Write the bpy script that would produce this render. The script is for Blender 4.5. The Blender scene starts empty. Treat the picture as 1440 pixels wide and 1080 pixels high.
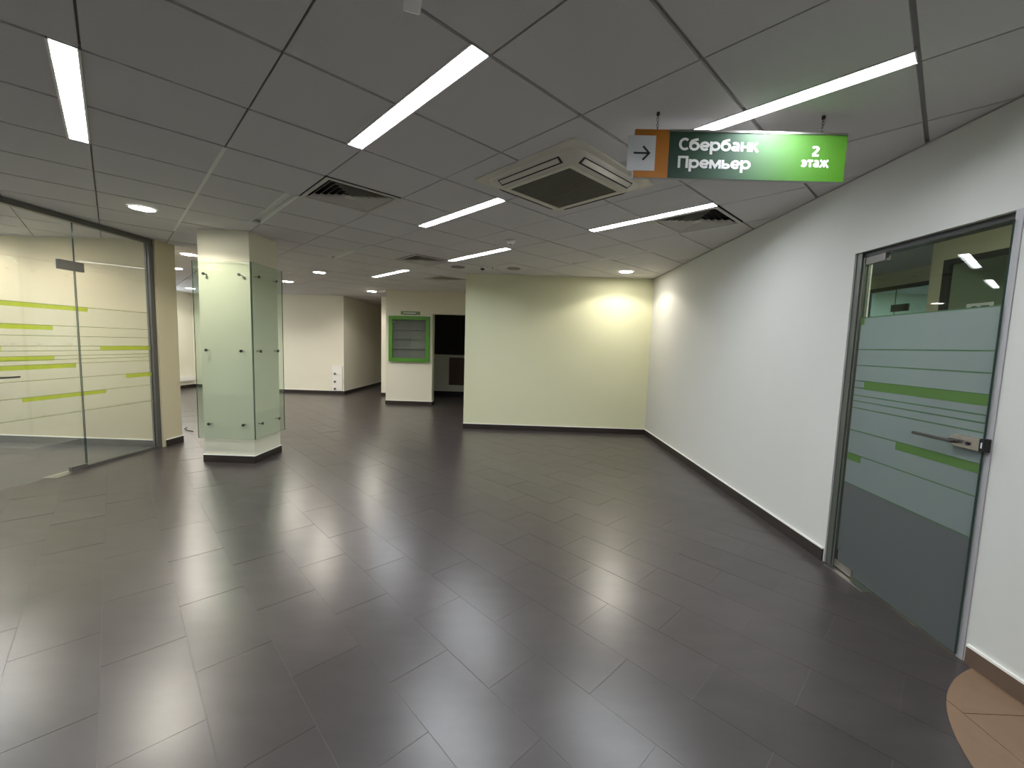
import bpy, bmesh, math, random
from mathutils import Matrix, Vector

random.seed(7)
scene = bpy.context.scene
COL = scene.collection

# ------------------------------------------------------------------ camera
CAM_H = 1.44
YAW, PITCH, ROLL, FPX, G = 1.478e-02, 9.197e-02, 3.076e-02, 587.25, .77867
def cam_rows():
    B = Matrix(((1, 0, 0), (0, 0, -1), (0, 1, 0)))
    c, s = math.cos(YAW), math.sin(YAW); Rz = Matrix(((c, s, 0), (-s, c, 0), (0, 0, 1)))
    c, s = math.cos(PITCH), math.sin(PITCH); Rx = Matrix(((1, 0, 0), (0, c, -s), (0, s, c)))
    c, s = math.cos(ROLL), math.sin(ROLL); Rr = Matrix(((c, -s, 0), (s, c, 0), (0, 0, 1)))
    return Rr @ Rx @ B @ Rz
CM = cam_rows()
cam_data = bpy.data.cameras.new('camera')
cam_data.sensor_width = 36.0
cam_data.lens = FPX / 1440.0 * 36.0
cam_data.clip_start = .02
cam = bpy.data.objects.new('camera', cam_data)
rot = Matrix((CM[0], -CM[1], -CM[2])).transposed()
cam.matrix_world = Matrix.Translation((0, 0, CAM_H)) @ rot.to_4x4()
COL.objects.link(cam)
scene.camera = cam

# ------------------------------------------------------------------ world, exposure
world = bpy.data.worlds.new('world'); scene.world = world
world.use_nodes = True
world.node_tree.nodes['Background'].inputs[0].default_value = (.80, .90, 1.0, 1)
world.node_tree.nodes['Background'].inputs[1].default_value = 2.5
scene.view_settings.view_transform = 'Standard'
scene.view_settings.look = 'None'
scene.view_settings.gamma = 1
scene.view_settings.use_curve_mapping = False
scene.view_settings.exposure = 1.05
STRIP_POWER = 40.0
DOWN_POWER = 24.0
try:
    scene.cycles.use_denoising = True
    scene.cycles.max_bounces = 12
    scene.cycles.diffuse_bounces = 6
    scene.cycles.transparent_max_bounces = 32
    scene.cycles.sample_clamp_indirect = 6.0
except Exception:
    pass

# ------------------------------------------------------------------ materials
def lin(*c):
    return tuple(((v / 255.) / 12.92 if v / 255. <= .04045 else ((v / 255. + .055) / 1.055) ** 2.4) for v in c) + (1.0,)
MATS = {}
def mat(name, color, rough=.5, metal=0., spec=.5, var=0., scale=6., bump=0., bscale=200., rvar=0., coords='Object', emis=None, estr=0.):
    m = bpy.data.materials.new(name); m.use_nodes = True
    nt = m.node_tree; b = nt.nodes['Principled BSDF']
    b.inputs['Base Color'].default_value = color
    b.inputs['Roughness'].default_value = rough
    b.inputs['Metallic'].default_value = metal
    b.inputs['Specular IOR Level'].default_value = spec
    if emis is not None:
        b.inputs['Emission Color'].default_value = emis; b.inputs['Emission Strength'].default_value = estr
    if var or bump or rvar:
        tc = nt.nodes.new('ShaderNodeTexCoord')
    if var or rvar:
        n = nt.nodes.new('ShaderNodeTexNoise'); n.inputs['Scale'].default_value = scale; n.inputs['Detail'].default_value = 6
        nt.links.new(tc.outputs[coords], n.inputs['Vector'])
    if var:
        mx = nt.nodes.new('ShaderNodeMix'); mx.data_type = 'RGBA'
        mx.inputs[6].default_value = tuple(max(0, v * (1 - var)) for v in color[:3]) + (1,)
        mx.inputs[7].default_value = tuple(min(1, v * (1 + var)) for v in color[:3]) + (1,)
        nt.links.new(n.outputs['Fac'], mx.inputs[0]); nt.links.new(mx.outputs[2], b.inputs['Base Color'])
    if rvar:
        mr = nt.nodes.new('ShaderNodeMapRange')
        mr.inputs[1].default_value = .3; mr.inputs[2].default_value = .7
        mr.inputs[3].default_value = rough - rvar; mr.inputs[4].default_value = rough + rvar
        nt.links.new(n.outputs['Fac'], mr.inputs[0]); nt.links.new(mr.outputs[0], b.inputs['Roughness'])
    if bump:
        n2 = nt.nodes.new('ShaderNodeTexNoise'); n2.inputs['Scale'].default_value = bscale; n2.inputs['Detail'].default_value = 3
        nt.links.new(tc.outputs[coords], n2.inputs['Vector'])
        bp = nt.nodes.new('ShaderNodeBump'); bp.inputs['Strength'].default_value = bump; bp.inputs['Distance'].default_value = .002
        nt.links.new(n2.outputs['Fac'], bp.inputs['Height']); nt.links.new(bp.outputs[0], b.inputs['Normal'])
    MATS[name] = m
    return m

def glass(name, tint, refl=1.0):
    """sheet of glass: lets light straight through, mirrors more at grazing angles"""
    m = bpy.data.materials.new(name); m.use_nodes = True
    nt = m.node_tree; nt.nodes.remove(nt.nodes['Principled BSDF']); out = nt.nodes['Material Output']
    tr = nt.nodes.new('ShaderNodeBsdfTransparent'); tr.inputs[0].default_value = tint
    gl = nt.nodes.new('ShaderNodeBsdfGlossy'); gl.inputs['Roughness'].default_value = .0
    gl.inputs[0].default_value = (.95, 1, .97, 1)
    lw = nt.nodes.new('ShaderNodeLayerWeight'); lw.inputs['Blend'].default_value = .5
    p = nt.nodes.new('ShaderNodeMath'); p.operation = 'POWER'; p.inputs[1].default_value = 5
    ma = nt.nodes.new('ShaderNodeMath'); ma.operation = 'MULTIPLY_ADD'; ma.inputs[1].default_value = .92 * refl; ma.inputs[2].default_value = .05 * refl
    mx = nt.nodes.new('ShaderNodeMixShader')
    nt.links.new(lw.outputs['Facing'], p.inputs[0]); nt.links.new(p.outputs[0], ma.inputs[0])
    nt.links.new(ma.outputs[0], mx.inputs[0]); nt.links.new(tr.outputs[0], mx.inputs[1]); nt.links.new(gl.outputs[0], mx.inputs[2])
    nt.links.new(mx.outputs[0], out.inputs[0])
    MATS[name] = m
    return m

def film(name, color, transp, transl):
    m = bpy.data.materials.new(name); m.use_nodes = True
    nt = m.node_tree; nt.nodes.remove(nt.nodes['Principled BSDF']); out = nt.nodes['Material Output']
    tr = nt.nodes.new('ShaderNodeBsdfTransparent'); tr.inputs[0].default_value = color
    tl = nt.nodes.new('ShaderNodeBsdfTranslucent'); tl.inputs[0].default_value = color
    df = nt.nodes.new('ShaderNodeBsdfDiffuse'); df.inputs[0].default_value = color
    m1 = nt.nodes.new('ShaderNodeMixShader'); m1.inputs[0].default_value = transl
    m2 = nt.nodes.new('ShaderNodeMixShader'); m2.inputs[0].default_value = transp
    nt.links.new(df.outputs[0], m1.inputs[1]); nt.links.new(tl.outputs[0], m1.inputs[2])
    nt.links.new(m1.outputs[0], m2.inputs[1]); nt.links.new(tr.outputs[0], m2.inputs[2])
    nt.links.new(m2.outputs[0], out.inputs[0])
    MATS[name] = m
    return m

def emit(name, color, strength):
    m = bpy.data.materials.new(name); m.use_nodes = True
    nt = m.node_tree; nt.nodes.remove(nt.nodes['Principled BSDF'])
    e = nt.nodes.new('ShaderNodeEmission'); e.inputs[0].default_value = color; e.inputs[1].default_value = strength
    nt.links.new(e.outputs[0], nt.nodes['Material Output'].inputs[0])
    MATS[name] = m
    return m

mat('wall_grey_white', lin(204, 204, 198), .8, spec=.2, var=.02, scale=2, bump=.06, bscale=260)
mat('wall_green', lin(222, 222, 188), .8, spec=.2, var=.02, scale=2, bump=.06, bscale=260)
mat('wall_cream', lin(226, 223, 208), .8, spec=.2, var=.02, scale=2, bump=.06, bscale=260)
mat('wall_pale_green', lin(214, 211, 184), .8, spec=.2, var=.02, scale=2, bump=.06, bscale=260)
mat('column_paint', lin(222, 219, 198), .7, spec=.25, var=.02, scale=2)
mat('wall_display_paint', lin(216, 213, 198), .8, spec=.2, var=.02, scale=2, bump=.06, bscale=260)
mat('wall_office_paint', lin(204, 194, 166), .8, spec=.2, var=.02, scale=2, bump=.06, bscale=260)
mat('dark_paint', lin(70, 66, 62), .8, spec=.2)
mat('ceiling_tile', lin(204, 201, 200), .9, spec=.1, var=.03, scale=60, bump=.25, bscale=420)
mat('ceiling_bar', lin(158, 155, 153), .6, spec=.3)
mat('ceiling_bar_lit', lin(225, 222, 215), .5, spec=.3)  # whitened bar colour for the segment caught by grazing light
mat('ceiling_slab', lin(60, 60, 60), .9)
mat('grout', lin(120, 113, 108), .8, spec=.2)
mat('baseboard', lin(48, 41, 38), .45, spec=.4, var=.2, scale=9)
mat('baseboard_brown', lin(98, 80, 66), .5, spec=.4, var=.15, scale=9)
mat('caulk', lin(236, 235, 228), .6)
mat('white_plastic', lin(232, 231, 228), .45, var=.01)
mat('ac_plastic', lin(206, 200, 186), .45, var=.01)
mat('ac_grille', lin(82, 78, 68), .6, var=.15, scale=240)
mat('ac_dark', lin(24, 23, 22), .6)
mat('black_void', lin(10, 10, 10), .9)
mat('vent_metal', lin(196, 192, 184), .5)
mat('trough', lin(226, 226, 222), .35)
mat('frame_grey', lin(104, 102, 98), .4, metal=.4)
mat('frame_dark', lin(44, 44, 43), .6, metal=.1)
mat('frame_jamb', lin(88, 92, 84), .45, metal=.3)
mat('frame_light', lin(176, 174, 176), .45, metal=.2)
mat('steel', lin(190, 186, 182), .28, metal=1.)
mat('steel_dark', lin(96, 94, 92), .35, metal=.9)
mat('black_rubber', lin(16, 16, 18), .6)
mat('glass_edge', lin(46, 72, 62), .15, spec=.6)
mat('orange', lin(190, 118, 26), .5)
mat('paper', lin(226, 228, 232), .8)
mat('ink', lin(14, 14, 16), .6)
mat('letter_white', lin(244, 244, 240), .6)
mat('case_green', lin(72, 132, 36), .4)
mat('case_back', lin(96, 98, 98), .7)
mat('case_shelf', lin(112, 114, 114), .4)
mat('plaque_green', lin(98, 124, 70), .4)
mat('wood_brown', lin(82, 54, 34), .5, var=.2, scale=8)
mat('speaker_grey', lin(128, 124, 120), .7)
mat('brown_tile', lin(128, 104, 82), .5, spec=.4, var=.12, scale=5, coords='Generated')
glass('glass_clear', (.965, .972, .962, 1))
glass('glass_door', (.80, .86, .84, 1))
glass('glass_column', (.93, .962, .938, 1), .8)
film('film_frost', (.95, .95, .93, 1), .93, .5)
film('film_green', (.74, .80, .06, 1), .45, .5)
film('film_line', (.62, .66, .40, 1), .7, .5)
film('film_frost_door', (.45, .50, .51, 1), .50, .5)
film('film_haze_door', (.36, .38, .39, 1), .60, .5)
film('film_haze', (.95, .95, .93, 1), .93, .5)
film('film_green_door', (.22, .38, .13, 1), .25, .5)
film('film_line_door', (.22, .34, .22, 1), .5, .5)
emit('strip_on', (.90, .94, 1, 1), STRIP_POWER)
emit('down_on', (1, .94, .84, 1), 60)

# floor tile: mottled dark porcelain
def floor_mat():
    m = bpy.data.materials.new('floor_tile'); m.use_nodes = True
    nt = m.node_tree; b = nt.nodes['Principled BSDF']
    g = nt.nodes.new('ShaderNodeNewGeometry'); oi = nt.nodes.new('ShaderNodeObjectInfo')
    mp = nt.nodes.new('ShaderNodeMapping'); mp.inputs['Rotation'].default_value = (0, 0, -G + .6); mp.inputs['Scale'].default_value = (1.0, 2.6, 1)
    nt.links.new(g.outputs['Position'], mp.inputs['Vector'])
    n1 = nt.nodes.new('ShaderNodeTexNoise'); n1.inputs['Scale'].default_value = 3.2; n1.inputs['Detail'].default_value = 4; n1.inputs['Roughness'].default_value = .62
    nt.links.new(mp.outputs[0], n1.inputs['Vector'])
    add = nt.nodes.new('ShaderNodeMath'); add.operation = 'MULTIPLY_ADD'; add.inputs[1].default_value = .22; add.inputs[2].default_value = -.11
    nt.links.new(oi.outputs['Random'], add.inputs[0])
    ad2 = nt.nodes.new('ShaderNodeMath'); ad2.operation = 'ADD'
    nt.links.new(add.outputs[0], ad2.inputs[0]); nt.links.new(n1.outputs['Fac'], ad2.inputs[1])
    cr = nt.nodes.new('ShaderNodeValToRGB')
    cr.color_ramp.elements[0].position = .15; cr.color_ramp.elements[0].color = lin(54, 49, 48)
    cr.color_ramp.elements[1].position = .9; cr.color_ramp.elements[1].color = lin(74, 67, 66)
    nt.links.new(ad2.outputs[0], cr.inputs[0]); nt.links.new(cr.outputs[0], b.inputs['Base Color'])
    n2 = nt.nodes.new('ShaderNodeTexNoise'); n2.inputs['Scale'].default_value = 2.5; n2.inputs['Detail'].default_value = 3
    nt.links.new(mp.outputs[0], n2.inputs['Vector'])
    mr = nt.nodes.new('ShaderNodeMapRange'); mr.inputs[1].default_value = .3; mr.inputs[2].default_value = .7
    mr.inputs[3].default_value = .284; mr.inputs[4].default_value = .30
    nt.links.new(n2.outputs['Fac'], mr.inputs[0]); nt.links.new(mr.outputs[0], b.inputs['Roughness'])
    b.inputs['Specular IOR Level'].default_value = .85
    MATS['floor_tile'] = m
floor_mat()

# ------------------------------------------------------------------ mesh helpers
class MB:
    """collects shapes, builds ONE mesh object"""
    def __init__(self): self.bm = bmesh.new()
    def box(self, x0, x1, y0, y1, z0, z1, mi=0):
        v = [self.bm.verts.new(p) for p in ((x0, y0, z0), (x1, y0, z0), (x1, y1, z0), (x0, y1, z0), (x0, y0, z1), (x1, y0, z1), (x1, y1, z1), (x0, y1, z1))]
        for f in ((3, 2, 1, 0), (4, 5, 6, 7), (0, 1, 5, 4), (1, 2, 6, 5), (2, 3, 7, 6), (3, 0, 4, 7)):
            self.bm.faces.new([v[i] for i in f]).material_index = mi
        return self
    def prism(self, pts, z0, z1, mi=0):
        a = [self.bm.verts.new((x, y, z0)) for x, y in pts]; b = [self.bm.verts.new((x, y, z1)) for x, y in pts]
        n = len(pts)
        self.bm.faces.new(a[::-1]).material_index = mi; self.bm.faces.new(b).material_index = mi
        for i in range(n): self.bm.faces.new((a[i], a[(i + 1) % n], b[(i + 1) % n], b[i])).material_index = mi
        return self
    def loft(self, rings, cap0=True, cap1=True, mi=0, smooth=False):
        rs = [[self.bm.verts.new(p) for p in r] for r in rings]; n = len(rs[0])
        for a, b in zip(rs, rs[1:]):
            for i in range(n):
                f = self.bm.faces.new((a[i], a[(i + 1) % n], b[(i + 1) % n], b[i])); f.material_index = mi; f.smooth = smooth
        if cap0: self.bm.faces.new(rs[0][::-1]).material_index = mi
        if cap1: self.bm.faces.new(rs[-1]).material_index = mi
        return self
    def cyl(self, c, axis, r, l, n=20, r2=None, mi=0):
        """cylinder from c along axis ('x','y','z') for length l"""
        r2 = r if r2 is None else r2
        def pt(a, rr, d):
            u, v = rr * math.cos(a), rr * math.sin(a)
            return {'z': (c[0] + u, c[1] + v, c[2] + d), 'x': (c[0] + d, c[1] + u, c[2] + v), 'y': (c[0] + v, c[1] + d, c[2] + u)}[axis]
        A = [2 * math.pi * i / n for i in range(n)]
        return self.loft([[pt(a, r, 0) for a in A], [pt(a, r2, l) for a in A]], mi=mi, smooth=True)
    def tube(self, pts, r, n=8, mi=0):
        rings = []
        for i, p in enumerate(pts):
            p = Vector(p); d = (Vector(pts[min(i + 1, len(pts) - 1)]) - Vector(pts[max(i - 1, 0)])).normalized()
            u = d.orthogonal().normalized(); w = d.cross(u)
            if i and u.dot(pu) < 0: pass
            pu = u
            rings.append([tuple(p + r * (math.cos(2 * math.pi * k / n) * u + math.sin(2 * math.pi * k / n) * w)) for k in range(n)])
        return self.loft(rings, mi=mi, smooth=True)
    def mesh(self, name, mats):
        me = bpy.data.meshes.new(name)
        bmesh.ops.recalc_face_normals(self.bm, faces=self.bm.faces)
        self.bm.to_mesh(me); self.bm.free()
        for m in ([mats] if isinstance(mats, str) else mats): me.materials.append(MATS[m])
        return me
    def build(self, name, mats, parent=None, bevel=0., **tags):
        if bevel:
            bmesh.ops.bevel(self.bm, geom=[e for e in self.bm.edges], offset=bevel, segments=2, affect='EDGES', profile=.6)
        return link(name, self.mesh(name, mats), parent, **tags)

def link(name, me, parent=None, loc=None, rotz=None, **tags):
    o = bpy.data.objects.new(name, me); COL.objects.link(o)
    if parent: o.parent = parent
    if loc: o.location = loc
    if rotz: o.rotation_euler.z = rotz
    for k, v in tags.items():
        if v: o[k] = v
    return o
def thing(name, label, category, loc=(0, 0, 0), rotz=0., group=None, kind=None):
    return link(name, None, None, loc, rotz, label=label, category=category, group=group, kind=kind)
def struct(name, mb, m, label, category='wall', parent=None):
    return mb.build(name, m, parent, label=label, category=category, kind='structure')
def glass_box(name, x0, x1, y0, y1, z0, z1, m, parent, thin):
    """pane with green edges; thin axis 'x' or 'y' carries the clear faces"""
    mb = MB().box(x0, x1, y0, y1, z0, z1)
    bmesh.ops.recalc_face_normals(mb.bm, faces=mb.bm.faces); mb.bm.normal_update()
    for f in mb.bm.faces:
        big = abs(f.normal.x) > .5 if thin == 'x' else abs(f.normal.y) > .5
        f.material_index = 0 if big else 1
    return mb.build(name, [m, 'glass_edge'], parent)
def rrect(hx, hy, r, z, n=6, cx=0, cy=0):
    pts = []
    for k, (sx, sy) in enumerate(((1, 1), (-1, 1), (-1, -1), (1, -1))):
        for i in range(n + 1):
            a = math.pi / 2 * (k + i / n)
            pts.append((cx + sx * (hx - r) + r * math.cos(a), cy + sy * (hy - r) + r * math.sin(a), z))
    return pts

# ------------------------------------------------------------------ grid of the place
C = 2.602                      # ceiling height
A0, B0, T = .1904, .5534, .6   # ceiling grid, 45 degrees to the walls
cg, sg = math.cos(G), math.sin(G)
def ab(a, b): return (-sg * a + cg * b, cg * a + sg * b)
def node(ia, ib): return ab(A0 + T * ia, B0 + T * ib)
def project(x, y, z):
    v = CM @ Vector((x, y, z - CAM_H))
    if v.z < .05: return None
    return 720 + FPX * v.x / v.z, 540 + FPX * v.y / v.z
def screen_size(poly, z):
    p = [project(x, y, z) for x, y in poly]
    if any(q is None for q in p): return 0
    p = clip(p, (0, 1440, 0, 1080))
    return area(p) if p else 0
def area(p): return abs(sum(p[i][0] * p[(i + 1) % len(p)][1] - p[(i + 1) % len(p)][0] * p[i][1] for i in range(len(p)))) / 2
def clip(poly, r):
    x0, x1, y0, y1 = r
    for ax, lim, sgn in ((0, x0, 1), (0, x1, -1), (1, y0, 1), (1, y1, -1)):
        out = []
        for i in range(len(poly)):
            p, q = poly[i], poly[(i + 1) % len(poly)]
            dp, dq = sgn * (p[ax] - lim), sgn * (q[ax] - lim)
            if dp >= 0: out.append(p)
            if (dp >= 0) != (dq >= 0):
                t = dp / (dp - dq); out.append((p[0] + t * (q[0] - p[0]), p[1] + t * (q[1] - p[1])))
        poly = out
        if len(poly) < 3: return None
    return poly

XR, YB = 2.18, 7.05            # right wall, green back wall
XG = -4.58                     # glass partition
E_ = .0015
REGIONS = [(-4.53, XR - E_, -4, YB - E_), (-4.53, -.92, YB - E_, 9.56 - E_), (-4.53, -3.06, 9.56 - E_, 11.0),
           (-9.15, -4.53, 5.50, 11.03 - E_), (-9.15, -7.0, 11.03 - E_, 11.6), (-4.65, -3.64, 11.0, 14.2),
           (-9.0, -4.53, -1.0, 5.20 - E_)]
F_REGIONS = REGIONS[:]
F_REGIONS += [(XR, 2.30, 1.94, 2.83), (-1.98, -1.05, 9.56 - E_, 9.80), (-2.94, .2, 9.80, 12.0)]

# ------------------------------------------------------------------ floor
floor = struct('floor', MB().box(-9.3, 9.0, -4.1, 14.4, -.1, -.0015), 'grout', 'dark grey-brown porcelain tile floor laid diagonally across the hall', 'floor')
P_B, P_A, FB0, FA0 = .2955, .6, .20, 1.818
full = [(-P_B / 2 + .001, -P_A / 2 + .001), (P_B / 2 - .001, -P_A / 2 + .001), (P_B / 2 - .001, P_A / 2 - .001), (-P_B / 2 + .001, P_A / 2 - .001)]
full_mesh = MB().prism(full, -.0015, 0).mesh('floor_tile', 'floor_tile')
ftiles = []
for k in range(-40, 60):
    off = FA0 if k % 2 else FA0 + .3
    for n in range(-30, 40):
        cb, ca = FB0 + (k + .5) * P_B, off + (n + .5) * P_A
        poly = [ab(ca + y, cb + x) for x, y in full]
        parts = []
        for r in F_REGIONS:
            q = clip(poly, r)
            if q and area(q) > 1e-4: parts.append(q)
        if parts:
            whole = abs(sum(area(q) for q in parts) - area(poly)) < 1e-5
            ftiles.append((max([screen_size(q, 0) for q in parts]), whole, parts, (cb, ca)))
ftiles.sort(key=lambda t: -t[0])
rest = MB()
for i, (s, whole, parts, (cb, ca)) in enumerate(ftiles):
    if i < 300 and s > 25:
        if whole:
            x, y = ab(ca, cb)
            o = link('floor_tile', full_mesh, floor, (x, y, 0), G)
            o.rotation_euler = (random.uniform(-.0022, .0022), random.uniform(-.003, .003), G)
        else:
            mb = MB()
            for q in parts: mb.prism(q, -.0015, 0)
            mb.build('floor_tile', 'floor_tile', floor)
    else:
        for q in parts: rest.prism(q, -.0015, 0)
rest.build('floor_tile_field', 'floor_tile', floor, kind='stuff')

# brown floor patch with a curved edge by the door
bc, br = (2.45, 1.05), .86
def brown_clip(r):
    pts = []
    # convex: circle polygon clipped by rectangle
    circ = [(bc[0] + br * math.cos(2 * math.pi * i / 96), bc[1] + br * math.sin(2 * math.pi * i / 96)) for i in range(96)]
    return clip(circ, r)
brown = struct('floor_brown_patch', MB().prism(brown_clip((1.4, XR - .016, .1, 2.0)), .0005, .0012), 'grout', 'rounded brown tiled floor patch beside the frosted glass door', 'floor')
for ix in range(-3, 2):
    for iy in range(-4, 3):
        x0, y0 = 1.856 + ix * .3, 1.605 + iy * .6 - (.3 if ix % 2 else 0)
        q = brown_clip((max(1.4, x0 + .0015), min(XR - .016, x0 + .2985), max(.1, y0 + .0015), min(1.95, y0 + .5985))) if x0 + .0015 < XR - .016 else None
        if q and area(q) > 2e-4:
            MB().prism(q, .0012, .004).build('brown_floor_tile', 'brown_tile', brown)

# ------------------------------------------------------------------ ceiling
ceiling = struct('ceiling', MB().box(-9.3, 2.30, -4.1, 14.4, C + .1, C + .2), 'ceiling_slab', 'suspended ceiling of square white mineral tiles set diagonally', 'ceiling')
LIT = [(4, -1), (2, 1), (0, 3), (4, 3), (2, 5), (6, 5), (10, 5)]          # (A index, B index of the bar it lies against)
UNLIT = [(6, 1), (8, 3), (4, 7)]
EXTRA = [(16, -3), (14, -1), (18, -1), (2, -3), (-2, -3), (6, -3), (-2, 1), (10, -3), (8, -5), (12, -5), (10, -7)]  # unseen strips following the fixture pattern, added to light hall and office
VENTS = [(5, 1), (2, 5), (8, 4), (10, 6)]
light_cells = set()
for a, b in LIT + UNLIT + EXTRA:
    light_cells |= {(a, b - 1), (a + 1, b - 1)}
GA, GB = .0095, .0045
def tile_poly(ia, ib):
    b1 = 1.0 if (ia, ib) not in light_cells else .845
    a0, a1, bb0, bb1 = A0 + T * ia + GA, A0 + T * (ia + 1) - GA, B0 + T * ib + GB, B0 + T * (ib + b1) - GB
    return [ab(a0, bb0), ab(a0, bb1), ab(a1, bb1), ab(a1, bb0)]
ctile_mesh = MB().prism([(GB - .3, GA - .3), (.3 - GB, GA - .3), (.3 - GB, .3 - GA), (GB - .3, .3 - GA)], 0, .015).mesh('ceiling_tile', 'ceiling_tile')
ctiles = []
for ia in range(-14, 32):
    for ib in range(-20, 16):
        if (ia, ib) in VENTS: continue
        poly = tile_poly(ia, ib); parts = []
        for r in REGIONS:
            q = clip(poly, r)
            if q and area(q) > 2e-4: parts.append(q)
        if parts:
            whole = abs(sum(area(q) for q in parts) - area(poly)) < 1e-5 and (ia, ib) not in light_cells
            ctiles.append((max([screen_size(q, C) for q in parts]), whole, parts, (ia, ib)))
ctiles.sort(key=lambda t: -t[0])
rest = MB()
for i, (s, whole, parts, (ia, ib)) in enumerate(ctiles):
    if i < 300 and s > 25:
        dz = random.uniform(0, .002)
        if whole:
            x, y = node(ia + .5, ib + .5)
            link('ceiling_tile', ctile_mesh, ceiling, (x, y, C + dz), G)
        else:
            mb = MB()
            for q in parts: mb.prism(q, C + dz, C + dz + .015)
            mb.build('ceiling_tile', 'ceiling_tile', ceiling)
    else:
        for q in parts: rest.prism(q, C, C + .015)
rest.build('ceiling_tile_field', 'ceiling_tile', ceiling, kind='stuff')
# grid bars (recessed a little above the tile faces)
def bar(pa, pb, w, z0, z1, m='ceiling_bar'):
    """bar between two points, clipped region by region"""
    d = Vector((pb[0] - pa[0], pb[1] - pa[1])).normalized(); n = Vector((-d.y, d.x)) * w / 2
    poly = [(pa[0] + n.x, pa[1] + n.y), (pa[0] - n.x, pa[1] - n.y), (pb[0] - n.x, pb[1] - n.y), (pb[0] + n.x, pb[1] + n.y)]
    mb = MB(); k = 0
    for r in REGIONS:
        q = clip(poly, r)
        if q and area(q) > 1e-4: mb.prism(q, z0, z1); k += 1
    if k: mb.build('ceiling_grid_bar', m, ceiling)
    else: mb.bm.free()
for ia in range(-13, 32):
    cuts = sorted((b - .157, b) for a, b in LIT + UNLIT + EXTRA if a + 1 == ia)
    s0 = -20
    for c0, c1 in cuts + [(16, 16)]:
        bar(node(ia, s0), node(ia, c0), 2 * GA + .006, C + .0155, C + .02); s0 = c1
for ib in range(-19, 16): bar(node(-14, ib), node(32, ib), 2 * GB + .006, C + .0205, C + .025)
bar(node(5.02, 0), node(9.9, 0), .022, C - .001, C + .0005, 'ceiling_bar_lit')  # segment painted white to stand in for grazing light on the bar

# ------------------------------------------------------------------ walls
struct('wall_right', MB().box(XR, 2.30, -4, 1.93, 0, C + .1).box(XR, 2.30, 2.84, YB, 0, C + .1).box(XR, 2.30, 1.93, 2.84, 2.105, C + .1),
       'wall_grey_white', 'long off-white plaster wall on the right holding the glass door')
struct('wall_back', MB().box(-.92, 2.30, YB, YB + .12, 0, C + .1).box(-.92, -.80, YB + .12, 9.56, 0, C + .1), 'wall_green', 'pale green painted wall facing the camera under a warm downlight')
struct('wall_display', MB().box(-3.06, -1.99, 9.56, 9.80, 0, C + .1).box(-1.99, -.92, 9.56, 9.80, 2.10, C + .1).box(-1.05, .2, 9.56, 9.80, 0, 2.10),
       'wall_display_paint', 'pale wall with the green display case and dark doorway')
struct('wall_niche', MB().box(-3.64, .3, 11.0, 11.1, 0, C + .1) if False else MB().box(-3.64, -3.06, 11.0, 11.12, 0, C + .1), 'wall_cream', 'narrow bright cream wall strip left of the display wall')
struct('wall_far', MB().box(-7.0, -4.65, 11.03, 11.2, 0, C + .1).box(-4.80, -4.65, 11.2, 14.2, 0, C + .1).box(-7.12, -7.0, 11.03, 11.6, 0, C + .1), 'wall_cream',
       'cream end wall of the hall turning into a dark passage')
struct('wall_passage_end', MB().box(-4.8, -3.5, 14.2, 14.3, 0, C + .1).box(-3.64, -3.54, 11.12, 14.2, 0, C + .1), 'wall_cream', 'dim wall at the end of the unlit passage')
struct('wall_left_hall', MB().box(-9.27, -9.15, 5.3, 9.2, 0, C + .1).box(-9.27, -9.15, 10.95, 11.6, 0, C + .1).box(-9.27, -9.15, 9.2, 10.95, 0, .93).box(-9.27, -9.15, 9.2, 10.95, 2.45, C + .1),
       'wall_cream', 'cream outer wall with the window seen between pier and column')
struct('wall_left_corner', MB().box(-9.27, -7.0, 11.6, 11.72, 0, C + .1), 'wall_cream', 'cream wall corner seen left of the column')
struct('wall_office', MB().box(-9.12, -4.53, 5.20, 5.50, 0, C + .1), 'wall_office_paint', 'pale green office wall behind the glass partition, ending in a pier')
struct('wall_office_side', MB().box(-9.12, -9.0, -1.1, .8, 0, C + .1).box(-9.12, -9.0, 4.2, 5.2, 0, C + .1).box(-9.12, -9.0, .8, 4.2, 0, .85).box(-9.12, -9.0, .8, 4.2, 2.35, C + .1).box(-9.0, -4.53, -1.1, -1.0, 0, C + .1), 'wall_pale_green', 'outer office walls out of view on the left')
struct('wall_behind', MB().box(-4.6, 2.3, -4.1, -4, 0, C + .1).box(-4.68, -4.58, -4, -1.0, 0, C + .1), 'wall_grey_white', 'wall behind the camera closing the hall')
# dark store room
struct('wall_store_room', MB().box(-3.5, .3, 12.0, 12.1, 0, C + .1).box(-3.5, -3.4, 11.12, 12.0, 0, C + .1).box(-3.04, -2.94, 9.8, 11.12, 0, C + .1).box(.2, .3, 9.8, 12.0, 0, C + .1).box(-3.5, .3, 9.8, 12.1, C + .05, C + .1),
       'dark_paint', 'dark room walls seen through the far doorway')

MB().box(XR - .012, XR, -4, YB - .001, C - .004, C - .0002).build('trim_1', 'ceiling_bar', None, label='thin grey ceiling edge trim along the right wall', category='trim', kind='structure')

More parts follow.
